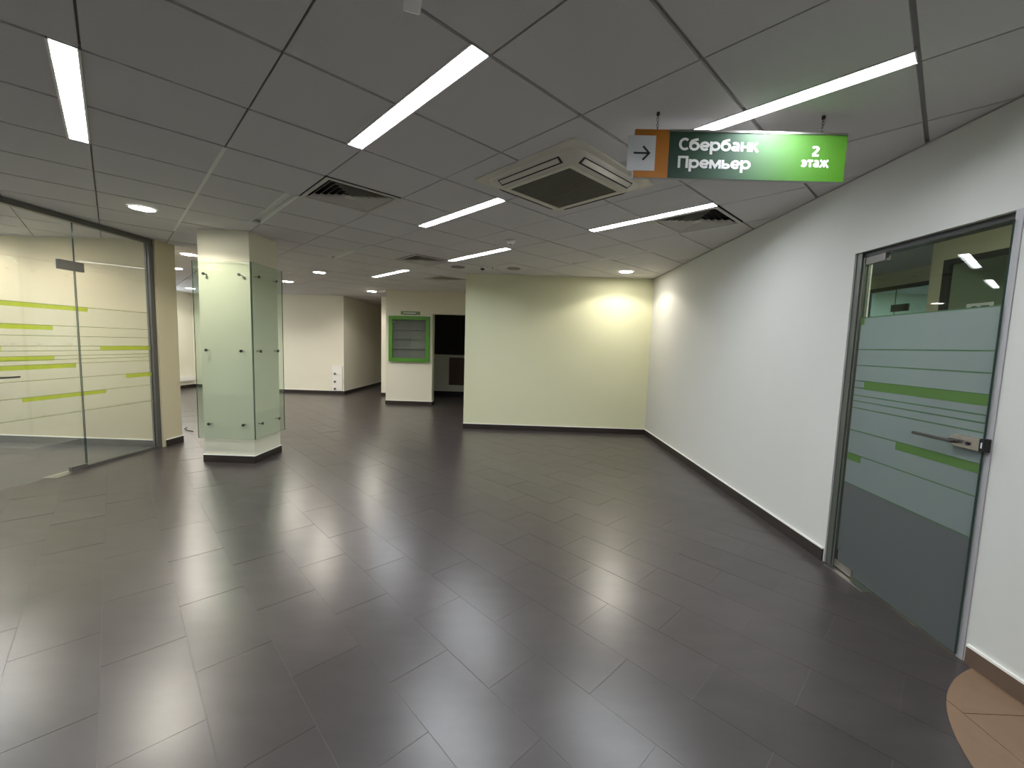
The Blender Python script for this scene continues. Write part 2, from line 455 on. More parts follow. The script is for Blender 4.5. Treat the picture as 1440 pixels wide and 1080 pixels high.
# skirting: dark tile with a white bead of filler on top
def skirting(name, x0, x1, y0, y1, label, m='baseboard', h=.085, bead=(0, 0, 0, 0)):
    o = MB().box(x0, x1, y0, y1, 0, h).build(name, m, None, label=label, category='baseboard', kind='structure')
    MB().box(x0 + bead[0], x1 + bead[1], y0 + bead[2], y1 + bead[3], h, h + .011).build('filler_bead', 'caulk', o)
    return o
skirting('baseboard_right', XR - .013, XR, 2.85, YB - .014, 'dark skirting tiles along the off-white right wall')
skirting('baseboard_near_door', XR - .013, XR, -4, 1.90, 'brown skirting beside the brown floor patch', 'baseboard_brown')
skirting('baseboard_back', -.925, XR - .013, YB - .013, YB, 'dark skirting along the pale green back wall')
skirting('baseboard_display', -3.065, -1.99, 9.547, 9.56, 'dark skirting under the green display case')
skirting('baseboard_jamb', -1.99, -1.978, 9.56, 9.80, 'short dark skirting inside the dark doorway jamb')
skirting('baseboard_niche', -3.64, -3.07, 10.987, 11.0, 'short dark skirting below the bright cream strip')
skirting('baseboard_far', -7.0, -4.65, 11.017, 11.03, 'dark skirting along the cream end wall')
skirting('baseboard_passage', -4.65, -4.637, 11.017, 14.19, 'dark skirting running into the unlit passage')
skirting('baseboard_left_hall', -9.15, -9.137, 5.52, 11.59, 'dark skirting under the window wall of the left hall')
skirting('baseboard_left_corner', -9.137, -7.13, 11.587, 11.6, 'dark skirting in the corner left of the column')
skirting('baseboard_office', -8.99, -4.60, 5.187, 5.20, 'dark skirting of the office behind the glass')
skirting('baseboard_pier', -4.53, -4.517, 5.235, 5.505, 'dark skirting on the end of the pier by the glass')

# ------------------------------------------------------------------ strip lights
def strip_light(ia, ib, lit, label):
    x, y = node(ia, ib)
    r = thing('strip_light', label, 'ceiling light', (x, y, C), G, group='linear recessed ceiling lights')
    b0, b1, L = -.092, -.006, 2 * T
    h = .045
    a0, a1 = .003, L - .003
    MB().box(b0, b0 + .003, a0, a1, 0, h).box(b1 - .003, b1, a0, a1, 0, h).box(b0 + .003, b1 - .003, a0, a0 + .003, 0, h).box(b0 + .003, b1 - .003, a1 - .003, a1, 0, h).box(b0, b1, a0, a1, h, h + .004).build('housing', 'trough', r)
    z = .016 if lit else .034
    MB().box(b0 + .003, b1 - (.017 if lit else .003), a0 + .003, a1 - .003, z, z + .004).build('diffuser', 'strip_on' if lit else 'trough', r)
    MB().box(b1 - .001, b1 + .008, a0, a1, -.003, 0).build('edge_trim', 'trough', r)
    MB().box(b0 - .008, b0 + .001, a0, a1, -.002, 0).build('edge_trim', 'trough', r)
    return r
names = {(4, -1): 'bright linear ceiling light at the far left above the glass partition',
         (2, 1): 'lit linear ceiling light nearest the camera, left of the air conditioner',
         (0, 3): 'long lit linear ceiling light just above the hanging sign',
         (4, 3): 'lit linear ceiling light beside the left corner of the air conditioner',
         (2, 5): 'lit linear ceiling light running along the grille near the right wall',
         (6, 5): 'lit linear ceiling light above the left end of the green wall',
         (10, 5): 'farthest lit linear ceiling light in the hall'}
for a, b in LIT: strip_light(a, b, True, names[(a, b)])
strip_light(6, 1, False, 'unlit linear ceiling light between column top and nearest grille')
strip_light(8, 3, False, 'unlit linear ceiling light in front of the farthest lit one')
strip_light(4, 7, False, 'unlit linear ceiling light by the warm downlight over the green wall')
strip_light(16, -3, True, 'linear ceiling light hidden in the left hall by its outer wall')
strip_light(14, -1, True, 'linear ceiling light hidden in the left hall behind the pier')
strip_light(18, -1, True, 'linear ceiling light hidden in the left hall near the window')
strip_light(2, -3, True, 'linear ceiling light out of view over the near left')
strip_light(-2, -3, True, 'linear ceiling light out of view behind the camera on the left')
strip_light(-2, 1, True, 'linear ceiling light out of view overhead')
strip_light(6, -3, True, 'linear ceiling light out of view by the office glass door')
strip_light(10, -3, True, 'unseen linear ceiling light added inside the office nearest its glass wall')
strip_light(8, -5, True, 'unseen linear ceiling light added over the middle of the office')
strip_light(12, -5, True, 'unseen linear ceiling light added in the far left corner of the office')
strip_light(10, -7, True, 'unseen linear ceiling light added along the outer office wall')

# ------------------------------------------------------------------ downlights
def downlight(ia, ib, label, power=DOWN_POWER, size=150):
    x, y = node(ia, ib)
    r = thing('downlight', label, 'downlight', (x, y, C), G, group='round recessed downlights')
    n = 32
    A = [2 * math.pi * i / n for i in range(n)]
    ring = lambda rr, z: [(rr * math.cos(a), rr * math.sin(a), z) for a in A]
    MB().loft([ring(.112, 0), ring(.110, -.006), ring(.098, -.008), ring(.094, -.002)], cap0=False, cap1=False, smooth=True).build('trim_ring', 'white_plastic', r)
    MB().cyl((0, 0, -.0035), 'z', .095, .0025, n).build('lens', 'down_on', r)
    ld = bpy.data.lights.new('downlight_lamp', 'SPOT'); ld.energy = power; ld.color = (1, .93, .80)
    ld.spot_size = math.radians(size); ld.spot_blend = .25; ld.shadow_soft_size = .05
    lo = bpy.data.objects.new('lamp', ld); COL.objects.link(lo); lo.parent = r; lo.location = (0, 0, -.02)
downlight(5.5, 8.5, 'warm downlight casting a scallop onto the green wall corner', 17, 140)
downlight(11.5, -2.5, 'downlight added out of view to brighten the office near its glass wall', 8)  # unseen lamp, put in to lift the office wall
downlight(13.5, -3.5, 'downlight added out of view to brighten the deeper office', 8)  # second unseen lamp added for the office wall
downlight(8.5, -.5, 'round downlight above the glass partition, nearest of the round ones')
downlight(12.5, .5, 'round downlight just left of the column top')
downlight(15.5, .5, 'round downlight between pier and column, second behind the column')
downlight(18.5, .5, 'small far downlight by the pier edge')
downlight(21.5, 1.5, 'farthest downlight left of the column')
downlight(12.5, 3.5, 'round downlight right of the column, the nearer of two')
downlight(15.5, 3.5, 'round downlight right behind the column glass')
downlight(15.5, 6.5, 'downlight above the entrance of the dark passage')

# ------------------------------------------------------------------ ceiling grilles
def vent(ia, ib, label):
    x, y = node(ia + .5, ib + .5)
    r = thing('ceiling_grille', label, 'air grille', (x, y, C), G, group='square four-way ceiling grilles')
    h = .294
    sq = lambda s, z: [(s, s, z), (-s, s, z), (-s, -s, z), (s, -s, z)]
    MB().loft([sq(h, 0), sq(h, -.006), sq(h - .028, -.006), sq(h - .034, .012)], False, False).build('frame', 'vent_metal', r)
    MB().box(-h, h, -h, h, .075, .08).box(-h, -h + .004, -h, h, 0, .075).box(h - .004, h, -h, h, 0, .075).box(-h, h, -h, -h + .004, 0, .075).box(-h, h, h - .004, h, 0, .075).build('plenum_box', 'black_void', r)
    for k in range(5):
        s = .248 - k * .042
        MB().loft([sq(s, -.004), sq(s - .036, .026), sq(s - .038, .026), sq(s - .003, -.004)], False, False).build('louvre_ring', 'vent_metal', r)
    s = .040
    MB().loft([sq(s, -.004), sq(.006, .02)], True, True).build('centre_cone', 'vent_metal', r)
vent(5, 1, 'square louvred ceiling grille nearest the camera, left of the lit strip')
vent(2, 5, 'square louvred ceiling grille against the right wall under the sign')
vent(8, 4, 'square louvred ceiling grille left of the green wall top')
vent(10, 6, 'smallest, farthest louvred ceiling grille in front of the display wall')

# ------------------------------------------------------------------ ceiling cassette air conditioner
x, y = node(3.0, 3.0)
ac = thing('ceiling_air_conditioner', 'square cream ceiling cassette air conditioner with dark intake grille', 'air conditioner', (x, y, C), G)
def rr(h, r, z): return rrect(h, h, r, z)
MB().loft([rr(.452, .03, 0), rr(.452, .03, -.006), rr(.445, .03, -.010), rr(.40, .03, -.010)], False, True).build('outer_plate', 'ac_plastic', ac)
MB().loft([rr(.405, .10, -.010), rr(.395, .10, -.024), rr(.372, .10, -.034), rr(.345, .09, -.050), rr(.315, .06, -.056), rr(.30, .02, -.056)], False, True).build('panel', 'ac_plastic', ac)
MB().loft([rr(.300, .012, -.056), rr(.298, .012, -.062), rr(.27, .008, -.064), rr(.266, .008, -.060)], False, False).build('grille_frame', 'ac_plastic', ac)
gr = MB().loft([rr(.268, .006, -.0565), rr(.268, .006, -.060)], True, True).build('intake_grille', 'ac_grille', ac)
for i in range(17):
    t = -.25 + i * .03125
    MB().box(t - .0025, t + .0025, -.262, .262, -.0625, -.060).build('grille_bar', 'ac_grille', gr)
for k in range(4):
    e = bpy.data.objects.new('air_outlet', None)
    mb = MB()
    # slot lies on the sloping shoulder of the panel
    def sh(u, lo):   # lo 0..1 across the slope
        d = .338 + .046 * lo; z = -.0545 + .028 * lo
        return d, z
    L = .272
    p = []
    for u, lo in ((-L, .05), (L, .05), (L, .95), (-L, .95)):
        d, z = sh(u, lo); p.append((u, d, z - .004))
    q = [(a, b - .002, c + .004) for a, b, c in p]
    mb.loft([p, q])
    o = mb.build('air_outlet', 'ac_dark', ac); o.rotation_euler.z = k * math.pi / 2
    p = []
    for u, lo in ((-L + .012, .30), (L - .012, .30), (L - .012, .88), (-L + .012, .88)):
        d, z = sh(u, lo); p.append((u, d, z - .0085))
    q = [(a, b - .001, c + .003) for a, b, c in p]
    MB().loft([p, q]).build('flap', 'ac_plastic', o)

# ------------------------------------------------------------------ small ceiling devices
def disc_device(name, label, cat, ia, ib, rings, m, group=None):
    x, y = node(ia, ib); n = 28
    A = [2 * math.pi * i / n for i in range(n)]
    r = thing(name, label, cat, (x, y, C), G, group)
    for pn, rg, mm in rings:
        MB().loft([[(rad * math.cos(a), rad * math.sin(a), z) for a in A] for rad, z in rg], smooth=True).build(pn, mm, r)
    return r
disc_device('ceiling_speaker', 'flat round grey ceiling speaker between far strip light and green wall', 'speaker', 8.5, 5.5, [('rim', [(.105, 0), (.103, -.006), (.09, -.007)], 'speaker_grey'), ('mesh_cover', [(.09, -.0072), (.088, -.0085)], 'speaker_grey')], None, 'round ceiling speakers')
disc_device('ceiling_speaker', 'flat round grey ceiling speaker over the middle of the green wall', 'speaker', 7.5, 6.5, [('rim', [(.105, 0), (.103, -.006), (.09, -.007)], 'speaker_grey'), ('mesh_cover', [(.09, -.0072), (.088, -.0085)], 'speaker_grey')], None, 'round ceiling speakers')
disc_device('smoke_detector', 'white domed smoke detector at the end of a lit strip', 'smoke detector', 5.5, 4.5, [('base', [(.055, 0), (.055, -.012)], 'white_plastic'), ('dome', [(.046, -.012), (.046, -.022), (.034, -.036), (.012, -.042)], 'white_plastic'), ('sensor_tip', [(.012, -.042), (.008, -.048)], 'black_rubber')], None)
disc_device('motion_sensor', 'small white ceiling sensor with a black eye above the green wall', 'sensor', 8.0, 5.9, [('base', [(.045, 0), (.045, -.02)], 'white_plastic'), ('eye', [(.034, -.02), (.03, -.035), (.012, -.045)], 'black_rubber')], None)
disc_device('sprinkler_head', 'tiny white sprinkler between the two ceiling speakers', 'sprinkler', 7.72, 6.0, [('rosette', [(.03, 0), (.028, -.006)], 'white_plastic'), ('nozzle', [(.010, -.006), (.010, -.028)], 'steel'), ('deflector', [(.020, -.028), (.020, -.031)], 'steel')], None)

# security camera at the top edge
cc = thing('security_camera', 'small pale security camera on the ceiling at the top of the picture', 'camera', (-.36, 1.385, C))
MB().cyl((0, 0, -.012), 'z', .045, .012, 24).build('mount_plate', 'white_plastic', cc)
MB().cyl((0, 0, -.045), 'z', .012, .035, 16).build('stem', 'white_plastic', cc)
bd = MB().box(-.028, .028, -.075, .055, -.1, -.045).build('body', 'white_plastic', cc, bevel=.008)
cc.rotation_euler.z = math.radians(200)
MB().cyl((0, -.076, -.072), 'y', .02, .012, 20).build('lens', 'black_rubber', bd)

# ------------------------------------------------------------------ lettering drawn with pen strokes
def _arc(cx, cy, rx, ry, a0, a1, n=16):
    return [(cx + rx * math.cos(math.radians(a0 + (a1 - a0) * i / n)), cy + ry * math.sin(math.radians(a0 + (a1 - a0) * i / n))) for i in range(n + 1)]
GLYPH = {
    'С': (.53, [_arc(.31, .35, .235, .285, 48, 312)]),
    'б': (.54, [_arc(.27, .25, .20, .185, 0, 360, 24), [(.072, .27), (.08, .42), (.14, .53), (.27, .585), (.46, .63)]]),
    'е': (.52, [_arc(.265, .26, .195, .195, 0, 318), [(.09, .255), (.46, .255)]]),
    'р': (.55, [[(.07, -.20), (.07, .52)], _arc(.275, .26, .20, .195, 0, 360, 24)]),
    'а': (.48, [[(.08, .425), (.16, .455), (.25, .455), (.33, .42), (.36, .34), (.36, 0)], _arc(.215, .16, .15, .095, 0, 360, 20)]),
    'н': (.48, [[(.07, 0), (.07, .52)], [(.40, 0), (.40, .52)], [(.07, .26), (.40, .26)]]),
    'к': (.45, [[(.07, 0), (.07, .52)], [(.10, .25), (.37, .53)], [(.17, .30), (.40, -.01)]]),
    'П': (.58, [[(.07, 0), (.07, .70)], [(.48, 0), (.48, .70)], [(.07, .635), (.48, .635)]]),
    'м': (.64, [[(.07, 0), (.07, .52)], [(.55, 0), (.55, .52)], [(.08, .50), (.31, .10), (.54, .50)]]),
    'ь': (.46, [[(.07, 0), (.07, .52)], _arc(.22, .16, .165, .10, 0, 360, 20)]),
    'э': (.47, [_arc(.20, .26, .195, .195, 140, -140), [(.10, .26), (.38, .26)]]),
    'т': (.45, [[(.01, .455), (.43, .455)], [(.22, 0), (.22, .45)]]),
    'ж': (.70, [[(.34, 0), (.34, .52)], [(.32, .26), (.05, .53)], [(.27, .29), (.03, -.01)], [(.36, .26), (.63, .53)], [(.41, .29), (.65, -.01)]]),
    '2': (.48, [[(.06, .55), (.13, .62), (.22, .64), (.32, .61), (.37, .53), (.34, .43), (.22, .27), (.09, .10)], [(.05, .065), (.42, .065)]]),
    '7': (.46, [[(.04, .635), (.42, .635)], [(.38, .62), (.16, 0)]]),
}
def text_mesh(name, body, xl, xr, base, cap, y, m, parent, pen=.13):
    """lettering in the XZ plane facing -Y; 0.70 font units = capital height"""
    sz = (cap - base) / .70
    total = sum(GLYPH[c][0] for c in body); sx = (xr - xl) / (total - .02)
    mb = MB(); x = 0; k = 0
    for c in body:
        w, strokes = GLYPH[c]
        for st in strokes:
            closed = len(st) > 8 and (st[0][0] - st[-1][0]) ** 2 + (st[0][1] - st[-1][1]) ** 2 < 1e-6
            P = [Vector(p) for p in st]
            L, Rr = [], []
            for i, p in enumerate(P):
                a = P[i - 1] if i else (P[-2] if closed else None)
                b = P[i + 1] if i < len(P) - 1 else (P[1] if closed else None)
                d1 = (p - a).normalized() if a is not None else None; d2 = (b - p).normalized() if b is not None else None
                d = ((d1 or d2) + (d2 or d1)).normalized()
                n = Vector((-d.y, d.x)); co = n.dot(Vector((-(d1 or d2).y, (d1 or d2).x)))
                n = n * (pen / 2) / max(.5, co)
                L.append(p + n); Rr.append(p - n)
            y0 = y - .00012 * (k % 7); k += 1
            f = lambda q: (xl + (x + q.x) * sx, y0, base + q.y * sz)
            a = [mb.bm.verts.new(f(q)) for q in L]; b = [mb.bm.verts.new(f(q)) for q in Rr]
            a2 = [mb.bm.verts.new((v.co.x, y + .0008, v.co.z)) for v in a]; b2 = [mb.bm.verts.new((v.co.x, y + .0008, v.co.z)) for v in b]
            for i in range(len(P) - 1):
                mb.bm.faces.new((a[i], a[i + 1], b[i + 1], b[i])); mb.bm.faces.new((a[i], a2[i], a2[i + 1], a[i + 1])); mb.bm.faces.new((b[i], b[i + 1], b2[i + 1], b2[i]))
        x += w
    return mb.build(name, m, parent)

# ------------------------------------------------------------------ hanging sign
def sign_mat():
    m = bpy.data.materials.new('sign_green'); m.use_nodes = True
    nt = m.node_tree; b = nt.nodes['Principled BSDF']
    tc = nt.nodes.new('ShaderNodeTexCoord'); sx = nt.nodes.new('ShaderNodeSeparateXYZ')
    nt.links.new(tc.outputs['Object'], sx.inputs[0])
    mr = nt.nodes.new('ShaderNodeMapRange'); mr.inputs[1].default_value = .17; mr.inputs[2].default_value = 1.02
    nt.links.new(sx.outputs['X'], mr.inputs[0])
    cr = nt.nodes.new('ShaderNodeValToRGB')
    e = cr.color_ramp.elements
    e[0].position = .0; e[0].color = lin(20, 56, 38)
    e[1].position = 1.; e[1].color = lin(66, 118, 20)
    a = e.new(.38); a.color = lin(26, 74, 42)
    a = e.new(.72); a.color = lin(60, 112, 26)
    nt.links.new(mr.outputs[0], cr.inputs[0]); nt.links.new(cr.outputs[0], b.inputs['Base Color'])
    b.inputs['Roughness'].default_value = .5
    MATS['sign_green'] = m
sign_mat()
S0 = (.536, 2.165, 2.29)
sg_ = thing('hanging_sign', 'hanging green direction sign with white lettering and orange end panel', 'sign', S0)
SW, SH = 1.03, .228
bdy = MB().box(0, SW, .004, .026, 0, SH).build('board', 'frame_light', sg_)
MB().box(.168, SW, 0, .004, 0, SH - .010).build('green_panel', 'sign_green', sg_)
MB().box(0, .168, 0, .004, 0, SH - .002).build('orange_panel', 'orange', sg_)
MB().box(.168, SW, -.003, .028, SH - .010, SH).build('top_profile', 'steel', sg_)
text_mesh('lettering', 'Сбербанк', .215, .604, .131, .190, -.001, 'letter_white', sg_, .135)
text_mesh('lettering', 'Премьер', .215, .571, .048, .105, -.001, 'letter_white', sg_, .135)
text_mesh('lettering', '2', .862, .902, .117, .165, -.001, 'letter_white', sg_, .15)
text_mesh('lettering', 'этаж', .816, .950, .066, .112, -.001, 'letter_white', sg_, .14)
pp = MB().box(-.034, .102, -.0022, -.0006, .031, .196).build('paper_sheet', 'paper', sg_)
def flatpoly(name, pts, y0, y1, m, parent):
    mb = MB(); a = [mb.bm.verts.new((px, y0, pz)) for px, pz in pts]; b = [mb.bm.verts.new((px, y1, pz)) for px, pz in pts]
    n = len(pts); mb.bm.faces.new(a); mb.bm.faces.new(b[::-1])
    for i in range(n): mb.bm.faces.new((a[i], a[(i + 1) % n], b[(i + 1) % n], b[i]))
    return mb.build(name, m, parent)
ax, az = .038, .113
flatpoly('arrow_mark', [(-.004, az - .0045), (.062, az - .0045), (.038, az - .029), (.0448, az - .0355), (.078, az), (.0448, az + .0355), (.038, az + .029), (.062, az + .0045), (-.004, az + .0045)], -.0034, -.0022, 'ink', pp)
for hx in (.11, .915):
    ch = MB().cyl((hx, .014, C - S0[2] - .014), 'z', .008, .014, 12).build('ceiling_hook', 'frame_dark', sg_)
    nl = 5; z0 = SH; z1 = C - S0[2] - .012; st = (z1 - z0) / nl
    for k in range(nl):
        pts = []
        for i in range(13):
            a = 2 * math.pi * i / 12; u = .0055 * math.cos(a); v = (st * .62) * math.sin(a)
            pts.append((hx + (u if k % 2 else 0), .014 + (0 if k % 2 else u), z0 + (k + .5) * st + v))
        MB().tube(pts, .0014, 6).build('chain_link', 'steel_dark', ch)

# ------------------------------------------------------------------ column with glass cladding
CX0, CX1, CY0, CY1 = -3.575, -3.0, 4.65, 5.17
col = thing('column', 'square pale green column clad in bolted glass panels', 'column', ((CX0 + CX1) / 2, (CY0 + CY1) / 2, 0), kind='structure')
ox, oy = col.location.x, col.location.y
hx, hy = (CX1 - CX0) / 2, (CY1 - CY0) / 2
MB().box(-hx, hx, -hy, hy, 0, C - .0005).build('core', 'column_paint', col)
for (a0, a1, b0, b1) in ((-hx - .012, hx + .012, -hy - .012, -hy), (-hx - .012, hx + .012, hy, hy + .012), (-hx - .012, -hx, -hy, hy), (hx, hx + .012, -hy, hy)):
    bb = MB().box(a0, a1, b0, b1, 0, .082).build('skirting_tile', 'baseboard', col)
    MB().box(a0, a1, b0, b1, .082, .091).build('filler_bead', 'caulk', bb)
for (axis, sgn) in (('y', -1), ('x', 1), ('x', -1), ('y', 1)):
    d0 = (hy if axis == 'y' else hx) + .036; d1 = d0 + .008
    lo, hi = sorted((sgn * d0, sgn * d1))
    w = (hx if axis == 'y' else hy) + .035
    z0, z1 = .285, 2.262
    if axis == 'y': pane = glass_box('glass_panel', -w, w, lo, hi, z0, z1, 'glass_column', col, 'y')
    else: pane = glass_box('glass_panel', lo, hi, -w, w, z0, z1, 'glass_column', col, 'x')
    wall = hy if axis == 'y' else hx
    for u in (-w + .125, w - .125):
        for z in (.45, 1.285, 2.12):
            c = [0, 0, z]; c[0 if axis == 'y' else 1] = u; k = 1 if axis == 'y' else 0
            c[k] = sgn * wall
            so = MB().cyl(c, axis, .006, sgn * .036, 14).build('standoff', 'steel', pane)
            c2 = list(c); c2[k] = sgn * (d1)
            MB().cyl(c2, axis, .017, sgn * .010, 18, .015).build('standoff_cap', 'steel_dark', so)

# ------------------------------------------------------------------ striped privacy film
LV = [1.70, 1.497, 1.395, 1.295, 1.25, 1.20, 1.163, 1.118, .97, .815, .614]
def privacy(parent, xo, y0, y1, bars, mats, dz=0., haze='film_haze'):
    """thin film on a pane lying in a plane x = const (local); frosted bands, lines, coloured bars"""
    fm, gm, lm = mats; t = .0006
    for a, b in zip(LV, LV[1:]):
        MB().box(xo - t, xo, y0, y1, b + dz + .0035, a + dz - .0035).build('frosted_band', fm, parent)
    MB().box(xo - t, xo, y0, y1, .02, LV[-1] + dz - .0035).build('haze_band', haze, parent)
    for a in LV:
        MB().box(xo - t, xo, y0, y1, a + dz - .0034, a + dz + .0034).build('film_line', lm, parent)
    for zt, zb, s, e in bars:
        s2, e2 = max(s, y0), min(e, y1)
        if e2 - s2 > .005:
            MB().box(xo - 2.5 * t, xo - 1.2 * t, s2, e2, zb + dz, zt + dz).build('coloured_bar', gm, parent)
LEFT_FILM = ('film_frost', 'film_green', 'film_line')
DOOR_FILM = ('film_frost_door', 'film_green_door', 'film_line_door')

# ------------------------------------------------------------------ glass partition on the left
gp = thing('glass_partition', 'grey framed glass partition of the office on the left', 'glass partition', (XG, 0, 0), kind='structure')
MB().box(-.03, .03, -1.0, 5.19, 2.545, C - .003).build('top_rail', 'frame_grey', gp)
MB().box(-.03, .03, 5.135, 5.195, 0, 2.545).build('end_post', 'frame_grey', gp)
MB().box(-.018, .018, 4.295, 5.135, 0, .028).build('bottom_rail', 'frame_grey', gp)
LB = [(1.70, 1.657, 0, 4.40), (1.497, 1.452, 0, 4.055), (1.295, 1.25, 0, 3.63), (1.295, 1.25, 4.51, 5.13), (1.20, 1.157, 0, 4.05), (1.118, 1.075, 0, 4.25), (.97, .923, 4.79, 5.13), (.815, .775, 3.758, 4.547)]
fp = glass_box('fixed_pane', -.005, .005, 4.292, 5.135, .028, 2.545, 'glass_clear', gp, 'x')
privacy(fp, -.0055, 4.293, 5.134, LB, LEFT_FILM)
glass_box('transom_pane', -.005, .005, 3.39, 4.284, 2.112, 2.545, 'glass_clear', gp, 'x')
glass_box('side_pane', -.005, .005, -.95, 3.382, .02, 2.545, 'glass_clear', gp, 'x')
MB().box(-.018, .018, 4.13, 4.37, 2.06, 2.155).build('patch_fitting', 'frame_grey', gp, bevel=.003)

gd = thing('door_2', 'frameless glass office door with yellow-green striped film', 'glass door', (XG, 0, 0), kind='structure')
lf = glass_box('leaf', -.005, .005, 3.394, 4.28, .012, 2.104, 'glass_clear', gd, 'x')
privacy(lf, -.0055, 3.395, 4.279, LB, LEFT_FILM)
MB().box(-.017, .017, 4.12, 4.283, .008, .052).build('floor_patch_fitting', 'frame_grey', gd, bevel=.003)
hd = MB().box(.006, .030, 3.42, 3.56, .985, 1.055).build('lock_case', 'steel', gd, bevel=.004)
MB().cyl((.030, 3.535, 1.02), 'x', .010, .035, 14).build('lever_neck', 'steel', hd)
MB().box(.055, .067, 3.53, 3.70, 1.012, 1.028).build('lever', 'steel_dark', hd, bevel=.003)
MB().box(-.07, .07, 3.93, 4.22, .0002, .003).build('floor_closer_plate', 'steel', None, label='thin steel floor plate under the glass office door pivot', category='floor plate').location = (XG, 0, 0)

# ------------------------------------------------------------------ glass door on the right
fr = thing('door_frame', 'grey metal frame around the frosted glass door on the right', 'door frame', (XR, 0, 0), kind='structure')
MB().box(.012, .075, 2.795, 2.84, 0, 2.105).box(.020, .040, 2.78, 2.795, 0, 2.07).build('hinge_jamb', 'frame_jamb', fr)
MB().box(.028, .095, 1.945, 2.795, 2.072, 2.105).build('head', 'frame_dark', fr)
MB().box(-.006, .095, 1.915, 1.945, 0, 2.105).build('latch_jamb', 'frame_light', fr)
dr = thing('door_1', 'frosted glass door with green stripes and lever handle on the right', 'glass door', (2.218, 2.775, 0), math.radians(-3.7), kind='structure')
W = .838
lf = glass_box('leaf', -.005, .005, -W, 0, .014, 2.062, 'glass_door', dr, 'x')
DB = [(1.295, 1.243, -W, -.085), (1.70, 1.655, -.03, 0), (.97, .925, -W, -.37), (.815, .77, -.12, 0)]
privacy(lf, -.0055, -W + .001, -.001, DB, DOOR_FILM, -.014, 'film_haze_door')
MB().box(-.016, .016, -.155, .0, 2.022, 2.068).build('top_patch_fitting', 'frame_grey', dr, bevel=.003)
MB().box(-.016, .016, -.155, .0, .010, .058).build('floor_patch_fitting', 'steel', dr, bevel=.003)
MB().box(-.012, .008, -.012, .0, .06, .13).build('pivot_clip', 'steel_dark', dr)
lk = thing('lock_tmp', '', '') if False else None
lc = MB().loft([[(px, py, pz) for py, pz in [(-W - .004, 1.018), (-W + .11, 1.018), (-W + .135, 1.030), (-W + .143, 1.047), (-W + .135, 1.064), (-W + .11, 1.076), (-W - .004, 1.076)]] for px in (-.024, .024)]).build('lock_case', 'steel', dr)
MB().box(-.020, .020, -W - .020, -W - .004, 1.016, 1.078).build('lock_face', 'black_rubber', lc)
MB().box(-.022, -.020, -W - .0145, -W - .009, 1.034, 1.060).build('latch_bolt', 'paper', lc)
MB().cyl((-.024, -W + .105, 1.043), 'x', .011, -.032, 16).build('lever_neck', 'steel_dark', lc)
MB().box(-.062, -.048, -W + .095, -W + .31, 1.034, 1.050).build('lever', 'steel_dark', lc, bevel=.004)
MB().cyl((-.024, -W + .045, 1.043), 'x', .009, -.006, 16).build('key_cylinder', 'black_rubber', lc)
MB().box(-.065, .065, -.30, .02, .0003, .0035).build('floor_closer_plate', 'steel', None, label='steel floor plate under the frosted door hinge', category='floor plate').location = (2.215, 2.775, 0)

# ------------------------------------------------------------------ display case and plaque
dc = thing('display_case', 'green framed wall display case with empty shelves', 'display case', (-2.512, 9.56, .995))
w2, hgt, dp = .465, 1.035, .075
fw = .085
MB().box(-w2, -w2 + fw, -dp, 0, 0, hgt).build('frame_side', 'case_green', dc, bevel=.004)
MB().box(w2 - fw, w2, -dp, 0, 0, hgt).build('frame_side', 'case_green', dc, bevel=.004)
MB().box(-w2 + fw, w2 - fw, -dp, 0, 0, fw).build('frame_rail', 'case_green', dc, bevel=.004)
MB().box(-w2 + fw, w2 - fw, -dp, 0, hgt - fw, hgt).build('frame_rail', 'case_green', dc, bevel=.004)
MB().box(-w2 + fw, w2 - fw, -.008, -.001, fw, hgt - fw).build('back_panel', 'case_back', dc)
for k in range(3):
    z = fw + (hgt - 2 * fw) * (k + 1) / 4
    MB().box(-w2 + fw, w2 - fw, -.055, -.008, z - .006, z + .006).build('shelf', 'case_shelf', dc)
glass_box('glass_front', -w2 + fw, w2 - fw, -.065, -.061, fw, hgt - fw, 'glass_clear', dc, 'y')
MB().box(-w2 + fw + .02, -w2 + fw + .05, -.07, -.065, hgt - fw - .06, hgt - fw - .03).build('lock', 'steel', dc)
pq = thing('wall_plaque', 'small green plaque above the display case', 'plaque', (-2.495, 9.56, 2.062))
MB().box(-.22, .22, -.015, 0, 0, .078).build('plate', 'plaque_green', pq, bevel=.002)
MB().box(-.16, .12, -.017, -.015, .03, .05).build('pale_stripe', 'paper', pq)

# store room contents seen through the doorway
ct = thing('low_counter', 'dim white low counter with brown door inside the dark room', 'counter', (-1.8, 11.5, 0))
MB().box(-.9, .9, 0, .45, .12, 1.10).build('body', 'wall_cream', ct)
MB().box(-.9, .9, .02, .45, 0, .12).build('plinth', 'black_rubber', ct)
MB().box(-.92, .92, -.02, .47, 1.10, 1.13).build('worktop', 'wall_cream', ct)
MB().box(-.12, .42, -.012, 0, .30, 1.06).build('door', 'wood_brown', ct)

# light switch inside the doorway jamb
sw = thing('light_switch', 'small switch on the jamb of the dark doorway', 'switch', (-1.99, 9.70, 1.05))
MB().box(0, .010, -.04, .04, -.04, .04).build('plate', 'white_plastic', sw, bevel=.002)
MB().box(.010, .015, -.022, .022, -.03, .03).build('rocker', 'black_rubber', sw)

